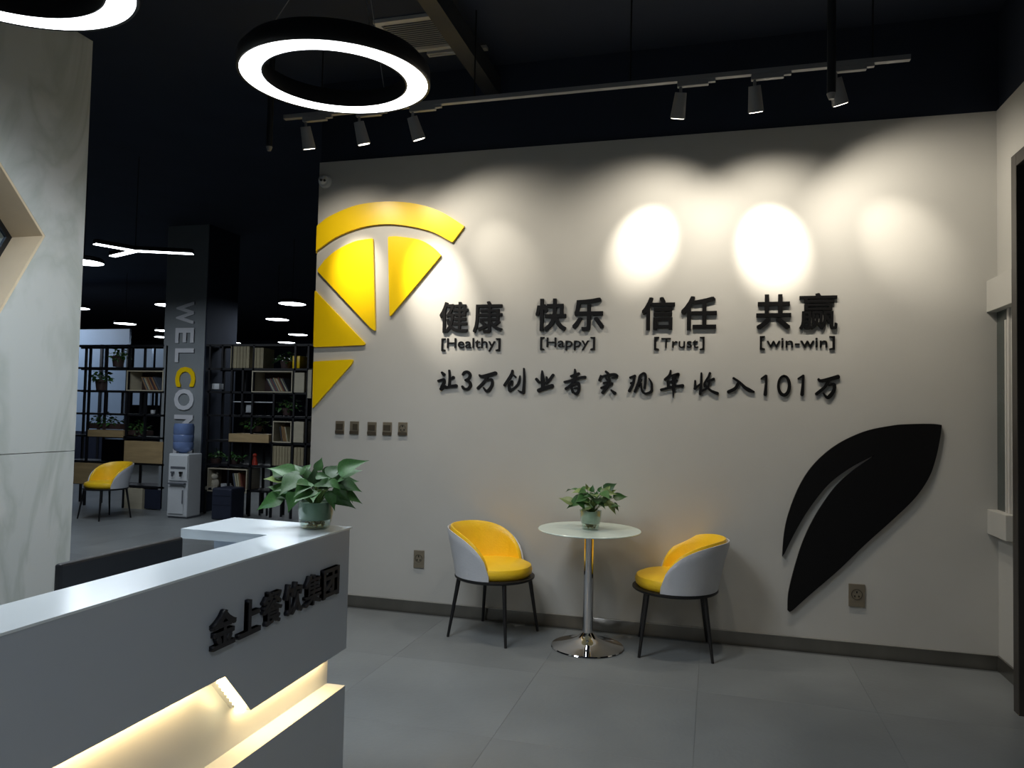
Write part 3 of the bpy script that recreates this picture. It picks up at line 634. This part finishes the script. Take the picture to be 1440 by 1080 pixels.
# ------------------------------------------------------------------ tub chairs (front faces +X)
def make_chair(label, loc, rz):
    o = thing('tub_chair', label, 'chair', loc, rz, 'yellow and white tub chairs')
    zs, R0 = .405, .245
    # seat cushion
    MB().lathe([(0, zs + .0), (.235, zs), (.252, zs + .018), (.256, zs + .045), (.246, zs + .068), (.215, zs + .082), (.12, zs + .089), (0, zs + .09)], 56).build('seat', M['yleather'], o, smooth=True)
    ph_m = rad(112); N = 44; K = 10
    def grid(off_in, off_out, zb, dz, name, m):
        vs = []; fs = []
        loopn = 2 * (K + 1)
        for i in range(N + 1):
            s_ = -1 + 2 * i / N; ph = s_ * ph_m; hh = (1 - abs(s_) ** 3.4) ** .62 if abs(s_) < 1 else 0
            htop = .052 + (.325 - .052) * hh + dz
            edge = 1 - .35 * max(0, (abs(s_) - .9) / .1)
            for side in (0, 1):
                for k in range(K + 1):
                    t_ = k / K if side == 0 else 1 - k / K; z = zb + (htop - (zb - zs)) * t_
                    zz = (z - zs) if True else 0
                    off = off_in if side == 0 else off_out
                    mid = (off_in + off_out) / 2; rnd_ = 1 - max(0, (t_ - .86) / .14) ** 2 * .75
                    off = mid + (off - mid) * rnd_ * edge
                    r = R0 + off + .035 * (zz / .33) ** 1.3
                    vs.append((-r * math.cos(ph) - .045 * (zz / .33) * math.cos(ph * .5), r * math.sin(ph), z))
        for i in range(N):
            for k in range(loopn): k2 = (k + 1) % loopn; fs.append((i * loopn + k, i * loopn + k2, (i + 1) * loopn + k2, (i + 1) * loopn + k))
        fs.append(tuple(range(loopn))); fs.append(tuple(N * loopn + k for k in range(loopn)))
        return MB().faces(vs, fs).build(name, m, o, smooth=True)
    grid(-.030, .004, zs + .03, .0, 'backrest', M['yleather'])
    grid(.004, .024, zs + .0, -.012, 'outer_shell', M['wleather'])
    MB().lathe([(.0, zs - .022), (.262, zs - .022), (.272, zs - .014), (.272, zs - .004), (.262, zs), (.0, zs)], 56).build('seat_frame', M['matblack'], o, smooth=True)
    for sx in (-1, 1):
        for sy in (-1, 1): MB().cyl((sx * .222, sy * .222, 0), (sx * .175, sy * .175, zs - .02), .009, .015, n=14).build('leg', M['matblack'], o, smooth=True)
    return o
ch = make_chair('yellow and white tub chair left of the round table, facing right', (-3.116, -.313, 0), rad(-14))
def dup(o, loc, rz, label):
    r = o.copy(); COL.objects.link(r); r.location = loc; r.rotation_euler = (0, 0, rz); r['label'] = label
    for c in list(o.children):
        k = c.copy(); COL.objects.link(k); k.parent = r
    return r
dup(ch, (-1.92, -.245, 0), rad(185), 'yellow and white tub chair right of the round table, facing left')
dup(ch, (-9.42, 2.86, 0), rad(258), 'distant yellow tub chair in the dim room beside the marble wall')

# ------------------------------------------------------------------ hall: column, dispenser, shelves, lamps
YS = 3.75
cl = box('column', M['colgrey'], -9.36, -8.67, YS, YS + .7, 0, CEIL, kind='structure')
box('column_side_shade', M['dark'], -8.67, -8.655, YS + .01, YS + .7, 0, CEIL, cl, world=True)  # dark sheet over the column's unlit side, its shade put into the colour
wl = thing('column_lettering', 'white sideways WELCOME lettering with a yellow C on the grey column', 'lettering', (-9.0, YS, 1.6))
def colchar(ch, u0, v0, u1, v1, m):
    xl, xr = at(u0, (v0 + v1) / 2, 'y', YS).x, at(u1, (v0 + v1) / 2, 'y', YS).x; zt, zb = at(u0, v0, 'y', YS).z, at(u0, v1, 'y', YS).z
    # text runs downwards: glyph x -> -z, glyph y -> +x
    char(ch, wl, lambda a, b_, c: (xl + (xr - xl) * b_, YS - .002 - .02 * c, zt - (zt - zb) * a), m, .022)
for ch_, r_, m_ in (('W', (249, 425, 274, 456), 'wletter'), ('E', (248, 461.5, 273.8, 482.5), 'wletter'), ('L', (247.5, 490, 273.5, 509.5), 'wletter'), ('C', (248, 516, 275.5, 544), 'yellow'),
                    ('O', (246.3, 547, 273.3, 576.5), 'wletter'), ('M', (246, 583, 272, 612), 'wletter'), ('E', (245, 618, 272, 640), 'wletter')): colchar(ch_, *r_, M[m_])

wd = thing('water_dispenser', 'white floor-standing water dispenser with a blue bottle before the column', 'water dispenser', (-8.58, 3.36, 0))
box('cabinet', M['wplastic'], -.165, .15, -.15, .12, .02, .86, wd, bev=.012)
box('foot_plinth', M['gplastic'], -.15, .15, -.135, .135, 0, .02, wd)
box('front_panel', M['wplastic'], -.145, .145, -.165, -.15, .5, .84, wd, bev=.006)
box('name_strip', M['gplastic'], -.115, .115, -.169, -.165, .66, .69, wd)
for x in (-.07, .06): MB().box(x - .02, x + .02, -.2, -.165, .6, .625, .004).box(x - .008, x + .008, -.2, -.185, .56, .6).build('tap', M['gplastic'] if x < 0 else M['lens'], wd)
box('drip_tray', M['gplastic'], -.13, .13, -.2, -.15, .455, .475, wd, bev=.004)
dd = box('door', M['wplastic'], -.14, .1, -.163, -.15, .06, .43, wd, bev=.005); box('handle', M['gplastic'], .08, .095, -.172, -.163, .2, .38, dd)
bt = tag(MB().lathe([(0, 0), (.05, 0), (.055, .01), (.115, .04), (.132, .07), (.132, .14), (.126, .15), (.132, .16), (.132, .24), (.126, .25), (.132, .26), (.132, .36), (.12, .40), (.0, .40)], 32).build('water_bottle', M['bluewater'], None, smooth=True), 'translucent blue water bottle upside down on the dispenser', 'bottle')
bt.location = (-8.63, 3.345, .862)
tag(MB().box(-8.12, -7.82, 3.3, 3.6, 0, .42, .02).box(-8.10, -7.84, 3.295, 3.3, .2, .21).box(-8.1, -7.84, 3.295, 3.3, .32, .33).build('storage_case', M['navy']), 'dark navy storage case standing right of the water dispenser', 'case')

def X(u, v_, y=YS): return at(u, v_, 'y', y)
SD = .34
def make_shelf(label, u0, u1, vert, horiz, zt, zb=0.0):
    xa, xb = X(u0, 600).x, X(u1, 600).x; o = thing('metal_bookshelf', label, 'bookshelf', ((xa + xb) / 2, YS + SD / 2, 0)); t_ = .014
    for u, va, vb in vert:
        x = X(u, (va + vb) / 2).x; z1, z0 = min(X(u, va).z, zt), max(X(u, vb).z, 0)
        for y in (YS, YS + SD - .03): MB().box(x - t_, x + t_, y, y + .03, z0, z1).build('upright', M['frame'], o, world=True)
    for v_, ua, ub in horiz:
        z = X((ua + ub) / 2, v_).z; x0, x1 = X(ua, v_).x, X(ub, v_).x
        MB().box(x0, x1, YS, YS + .03, z - .016, z + .012).box(x0, x1, YS + SD - .03, YS + SD, z - .016, z + .012).box(x0, x1, YS + .03, YS + SD - .03, z + .004, z + .010).build('shelf', M['frame'], o, world=True)
    return o
def wbox(parent, u0, v0, u1, v1, m='wood', back=True, t_=.014, bm='terra'):
    x0, x1 = X(u0, v1).x, X(u1, v1).x; z1, z0 = X(u0, v0).z, X(u0, v1).z; b_ = MB()
    b_.box(x0, x1, YS - .01, YS + .3, z0, z0 + t_).box(x0, x1, YS - .01, YS + .3, z1 - t_, z1).box(x0, x0 + t_, YS - .01, YS + .3, z0 + t_, z1 - t_).box(x1 - t_, x1, YS - .01, YS + .3, z0 + t_, z1 - t_)
    q = b_.build('wooden_box', M[m], parent, world=True)
    if back: MB().box(x0 + t_, x1 - t_, YS + .28, YS + .3, z0 + t_, z1 - t_).build('box_back', M[bm], q, world=True)
    return x0 + t_, x1 - t_, z0 + t_, z1 - t_
def wfront(parent, u0, v0, u1, v1, m='wood', name='drawer_front'):
    x0, x1 = X(u0, v1).x, X(u1, v1).x; z1, z0 = X(u0, v0).z, X(u0, v1).z
    return MB().box(x0, x1, YS - .012, YS + .28, z0, z1, .003).build(name, M[m], parent, world=True)
sA = make_shelf('black metal grid bookshelf with oak boxes left of the grey column', 90, 231,
    [(92, 486, 716), (122, 486, 716), (148.5, 486, 517), (148.5, 550, 583), (176.8, 486, 716), (197, 550, 583), (203.5, 550, 614), (230.6, 486, 716)],
    [(486, 90, 231), (517.5, 90, 231), (550, 90, 231), (582.5, 90, 231), (614, 90, 231), (650.5, 90, 231), (682, 90, 231), (715, 90, 231)], 2.38)
sB = make_shelf('black metal grid bookshelf with pale boxes right of the grey column', 290, 441,
    [(291, 485, 731), (312.5, 485, 520), (323, 485, 720), (340.5, 517, 587), (353, 485, 731), (382, 552, 731), (411.5, 485, 731), (430, 485, 731), (440.5, 485, 731)],
    [(485, 290, 441), (519, 290, 441), (552, 290, 441), (585.5, 290, 441), (622, 290, 441), (656, 290, 441), (691, 290, 441), (729, 290, 441)], 2.38)
for u in (309, 318, 337, 347, 365, 375, 395):
    x = X(u, 705).x; MB().box(x - .011, x + .011, YS, YS + .02, .02, .36).build('bar', M['frame'], sB, world=True)
ORD = ['first', 'second', 'third', 'fourth', 'fifth', 'sixth', 'seventh', 'eighth', 'ninth', 'tenth', 'eleventh', 'twelfth', 'thirteenth']
wpal = [(196, 190, 176), (60, 62, 70), (150, 120, 84), (110, 60, 48), (180, 176, 150), (84, 92, 104), (204, 200, 190), (140, 100, 60)]
def books(x0, x1, z0, z1, n, tilt, label, group, seed, start=.35):
    rnd = random.Random(seed); xs = x0 + (x1 - x0) * start; step = (x1 - xs - .05) / n
    for i in range(n):
        h_ = (z1 - z0) * rnd.uniform(.72, .82); t_ = step * rnd.uniform(.6, .85); m = mat('book_cover_%d' % rnd.randrange(8), wpal[rnd.randrange(8)], .6, noise=.1)
        b_ = MB().box(0, t_, -.09, .09, 0, h_, .001); b_.box(t_ * .12, t_ * .88, -.0895, .0905, h_ - .004, h_ + .0005)
        o = b_.build('book', mat('book_cover_%d' % rnd.randrange(1, 6), wpal[rnd.randrange(8)], .6, noise=.1), None, org=(0, 0, 0)); o.location = (xs + i * step, YS + .12, z0 + .002); o.rotation_euler = (0, rad(-tilt + rnd.uniform(-2, 2)), 0)
        o.location.x += math.sin(rad(tilt)) * h_ * .0; o.location.z += 0
        tag(o, ORD[i] + ' from the left ' + label, 'book', group)
for i, c in enumerate(wpal): mat('book_cover_%d' % i, c, .6, noise=.1)
r_ = wbox(sA, 178, 521, 229.3, 549.5, 'woodl'); books(r_[0], r_[1], r_[2], r_[3], 11, 30, 'slanting book in the upper oak box left of the column', 'books in the left shelf box', 5, .5)
wfront(sA, 124, 604, 173.5, 613.5); wfront(sA, 174.5, 619.5, 228.5, 650); wfront(sA, 104, 650, 145, 679.5); wfront(sA, 175, 685.5, 200, 715, 'woodl', 'door'); wfront(sA, 203.5, 688, 226, 715, 'navy', 'bin')
wfront(sA, 143, 617, 172, 648, 'lens', 'dark_panel')
r_ = wbox(sB, 354, 521.5, 411, 551.5, 'woodl'); books(r_[0], r_[1], r_[2], r_[3], 13, 30, 'slanting record sleeve in the pale box right of the column', 'record sleeves in the right shelf box', 7, .48)
r_ = wbox(sB, 383.5, 592, 409.5, 622, 'woodl'); books(r_[0], r_[1], r_[2], r_[3], 5, 12, 'upright book in the small square box of the right shelf', 'books in the small square box', 9, .4)
wfront(sB, 322, 609.5, 378.5, 621, 'wood'); wfront(sB, 414, 524, 428, 552, 'woodl', 'door'); wfront(sB, 413, 593, 427, 622, 'woodl', 'door'); wfront(sB, 432.5, 520, 438, 560, 'woodl', 'side_panel')
r_ = wbox(sB, 291.5, 657.5, 347, 690.5, 'woodl')
# file binders
def binders(u0, v0, u1, v1, n, label, group, m='binder'):
    x0, x1 = X(u0, v1).x, X(u1, v1).x; z1, z0 = X(u0, v0).z, X(u0, v1).z; st = (x1 - x0) / n
    src = None
    for i in range(n):
        if not src:
            src = MB().box(-st * .46, st * .46, -.13, .13, 0, z1 - z0, .004).build('file_binder', M[m], None, org=(0, 0, 0)); o = src
        else: o = src.copy(); COL.objects.link(o)
        o.location = (x0 + st * (i + .5), YS + .13, z0); tag(o, ORD[i] + ' from the left ' + label, 'binder', group)
binders(323.5, 487, 350, 517.5, 6, 'pale file binder on the top row of the right shelf', 'top row file binders')
binders(355, 489, 370, 517.5, 3, 'dim file binder behind the top right shelf frame', 'dim top file binders')
binders(380, 627, 408, 654.5, 7, 'tall beige file binder in the lower right shelf', 'lower beige file binders')
binders(412.5, 629, 426.5, 654.5, 3, 'greyish file binder beside the beige lower binders', 'lower grey file binders')
# trinkets
def put(u, v_, name, label, cat, mb, m, y=YS + .12, **k):
    p = at(u, v_, 'y', y); o = mb.build(name, M[m], None, org=(0, 0, 0), smooth=True); o.location = p; return tag(o, label, cat)
put(417.5, 518.5, 'folder', 'yellow folder on the top row at the right shelf end', 'folder', MB().box(-.01, .10, -.1, .1, 0, .17, .004), 'yellow')
put(215, 581.5, 'cup', 'small white cup on a shelf left of the column', 'cup', MB().lathe([(0, 0), (.028, 0), (.035, .05), (.031, .05), (.025, .006), (0, .006)], 20), 'wplastic')
put(306, 547.5, 'box', 'small white box on the upper left shelf of the right bookshelf', 'box', MB().box(-.06, .06, -.05, .05, 0, .08, .004), 'wplastic')
put(358, 654.5, 'toy', 'red plastic toy on a lower shelf near the beige binders', 'toy', MB().cyl((0, 0, 0), (0, 0, .12), .05, .02, 16).sphere((0, 0, .14), .03), 'redp')
put(351, 580, 'picture_frame', 'small white picture frame standing on the pale shelf', 'picture frame', MB().box(-.055, .055, -.01, .0, 0, .11).box(-.04, .04, -.014, -.01, .015, .095), 'wplastic')
tz = at(302, 688, 'y', YS + .1)
td = thing('teddy_bear', 'cream teddy bear slumped in the lowest pale box', 'toy', tz)
MB().sphere((0, 0, .08), .065, (1, .8, 1.15)).build('body', M['plush'], td, smooth=True); MB().sphere((0, -.01, .18), .05).sphere((-.04, -.01, .225), .018).sphere((.04, -.01, .225), .018).build('head', M['plush'], td, smooth=True)
for s_ in (-1, 1): MB().cyl((s_ * .03, -.02, .03), (s_ * .06, -.11, .025), .024, .026, 12).build('leg', M['plush'], td, smooth=True)
for i, u in enumerate((314, 321)): put(u, 689, 'mug', ('left' if i == 0 else 'right') + ' white mug of the pair beside the teddy bear', 'mug', MB().lathe([(0, 0), (.034, 0), (.037, .09), (.033, .09), (.03, .008), (0, .008)], 20).tube([(.036, 0, .07), (.06, 0, .06), (.06, 0, .03), (.036, 0, .02)], .005, 6), 'wplastic')
r_ = (at(327, 689, 'y', YS).x, at(345, 689, 'y', YS).x)
books(r_[0], r_[1], at(330, 689, 'y', YS).z, at(330, 659, 'y', YS).z, 5, 10, 'small book standing right of the white mugs', 'books beside the mugs', 11, .05)
put(355, 566, 'white_board', 'thin white board lying across the middle of the right shelf', 'board', MB().box(-.28, .42, -.1, .1, 0, .012), 'wplastic', YS + .14)
# shelf plants
def shelf_plant(u, v_, r, h, label, n, spread, seed, trail=0, wide=1.0, pot=True, y=YS + .13):
    n = int(n * 1.6); p = at(u, v_, 'y', y); rnd = random.Random(seed); o = thing('shelf_plant', label, 'potted plant', p)
    if pot: MB().lathe([(0, 0), (r * .75, 0), (r, h), (r * .9, h), (r * .88, h - .01), (0, h - .01)], 24).build('pot', M['terra'], o, smooth=True)
    else: MB().box(-spread * wide, spread * wide, -.07, .07, 0, h, .006).build('planter_box', M['terra'], o)
    for i in range(n):
        a = rnd.random() * 2 * PI; rr = spread * rnd.uniform(.1, 1); L = rnd.uniform(.05, .085)
        lo = bpy.data.objects.new('leaf', LEAVES[rnd.randrange(3)]); COL.objects.link(lo); lo.parent = o; lo.scale = (L, L, L)
        lo.location = (math.cos(a) * rr * wide, math.sin(a) * min(rr, .11) * .8, h + rnd.uniform(-trail, spread * .9) * (1.15 - rr / spread * .8))
        lo.rotation_euler = (rad(rnd.uniform(-40, 40)), rad(rnd.uniform(-30, 50)), a + rnd.uniform(-.6, .6))
    st = MB()
    for i in range(7): a = i * .9; st.tube([(0, 0, h - .01), (math.cos(a) * spread * .4 * wide, math.sin(a) * .05, h + spread * .35), (math.cos(a) * spread * .8 * wide, math.sin(a) * .08, h + spread * .2)], .003, 5)
    st.build('stems', M['stem'], o); return o
shelf_plant(166, 516, .09, .16, 'dark potted plant on the top row of the left shelf', 30, .17, 1, .05)
shelf_plant(142, 549, .085, .16, 'green potted plant silhouetted on the second row of the left shelf', 36, .18, 2, .06)
shelf_plant(150, 603, .08, .08, 'row of trailing green foliage above the narrow oak drawer', 44, .2, 3, .05, 1.5, False)
shelf_plant(196, 612, .08, .07, 'dense dark foliage beside the trailing row on the left shelf', 36, .17, 4, .03, 1.1, False)
shelf_plant(402, 518, .08, .10, 'dim plant on the top row of the right shelf', 26, .15, 5, .03)
shelf_plant(405, 584, .09, .10, 'leafy trailing plant above the small square box of the right shelf', 40, .19, 6, .08)
shelf_plant(360, 607, .09, .08, 'dark spiky plant above the oak drawer of the right shelf', 34, .16, 7, .02, 1.3)
shelf_plant(330, 654, .08, .08, 'dim foliage on the lower left of the right shelf', 24, .13, 8, .02)
shelf_plant(304, 654, .08, .10, 'dim tall plant in the left bay of the right shelf', 24, .14, 9, .02)
# pale office partition far behind the left shelf
pf = thing('glass_partition', 'pale blue office partition glimpsed behind the left bookshelf', 'partition', (-16.5, 8, 0))
xs_ = [-20.5, -19.3, -18.1, -16.9, -15.7, -14.6, -13.9]
for a, b_ in zip(xs_[:-1], xs_[1:]): MB().box(a + .03, b_ - .03, 8, 8.05, .9, 2.75).build('panel', M['pale'], pf, world=True)
MB().box(-20.5, -13.9, 8, 8.05, 2.8, 3.14).build('header', M['pale'], pf, world=True)
for a in xs_: MB().box(a - .03, a + .03, 7.97, 8.06, 0, 2.8).build('mullion', M['frame'], pf, world=True)
MB().box(-20.5, -13.9, 7.98, 8.06, 0, .9).build('lower_panel', M['navy'], pf, world=True)
for a, b_, z1 in ((-13.75, -13.3, 2.75), (-13.2, -12.85, 2.75), (-12.75, -12.6, 2.6)): MB().box(a, b_, 8, 8.05, 1.5, z1).build('panel', M['pale'], pf, world=True)
l = area('partition_fill_light', (-16.5, 6.6, 3.3), 3.5, 48, (.75, .86, 1), (rad(35), 0, 0), 'RECTANGLE', 1.2)  # added light without a lamp body, brightens the pale partition from the front
# far ceiling disc lamps
def disc(u, v_, r, label, z=3.1):
    p = at(u, v_, 'z', z); o = thing('disc_pendant', label, 'lamp', p, 0, 'round ceiling lamps in the hall')
    MB().lathe([(0, -.004), (r, -.004), (r, .002), (0, .002)], 32).build('diffuser', M['disce'], o, smooth=True)
    MB().lathe([(0, .05), (r * .9, .05), (r + .006, .03), (r + .006, -.006), (r, -.006), (r, .004), (0, .004)], 32).build('shade', M['matblack'], o, smooth=True)
    MB().cyl((0, 0, .05), (0, 0, CEIL - z), .004, n=6).build('cable', M['matblack'], o)
for u, v_, r, lab in ((411, 427, .2, 'nearest and highest disc lamp right of the grey column'), (390, 449, .2, 'second disc lamp right of the column, below the nearest'), (419, 470.5, .2, 'third disc lamp close to the wall edge'), (403, 481.5, .2, 'lowest disc lamp just over the right shelf'),
                    (333, 482, .1, 'tiny sliver of lamp above the right shelf files'), (237, 429, .2, 'disc lamp half hidden by the left edge of the column'), (232, 465, .2, 'dim disc lamp at the column edge above the left shelf'), (230, 474, .2, 'flat sliver of lamp just above the left shelf'),
                    (176, 455, .2, 'bright disc lamp above the left shelf top'), (107, 433, .2, 'disc lamp cut by the marble wall, lower one'), (118, 368.5, .2, 'disc lamp emerging from behind the marble wall, upper one')): disc(u, v_, r, lab)
# Y-shaped pendant
jz = 3.1; J = at(190, 353.5, 'z', jz); yl = thing('forked_pendant', 'slim lit Y-shaped pendant lamp near the marble wall', 'lamp', J)
for (u, v_) in ((133, 343.5), (271, 357.5), (158, 361)):
    e = at(u, v_, 'z', jz); d = (e - J).normalized(); n_ = Vector((-d.y, d.x, 0)) * .035; L = J - d * .02
    P4 = [L + n_, e + n_, e - n_, L - n_]
    MB().plate([[(p.x, p.y) for p in P4]], zx, jz, jz + .006).build('diffuser', M['disce'], yl, world=True)
    P4 = [L + n_ * 1.15, e + n_ * 1.15, e - n_ * 1.15, L - n_ * 1.15]
    MB().plate([[(p.x, p.y) for p in P4]], zx, jz + .0065, jz + .05).build('arm', M['matblack'], yl, world=True)
MB().cyl((0, 0, .05), (0, 0, CEIL - jz), .004, n=6).build('cable', M['matblack'], yl)
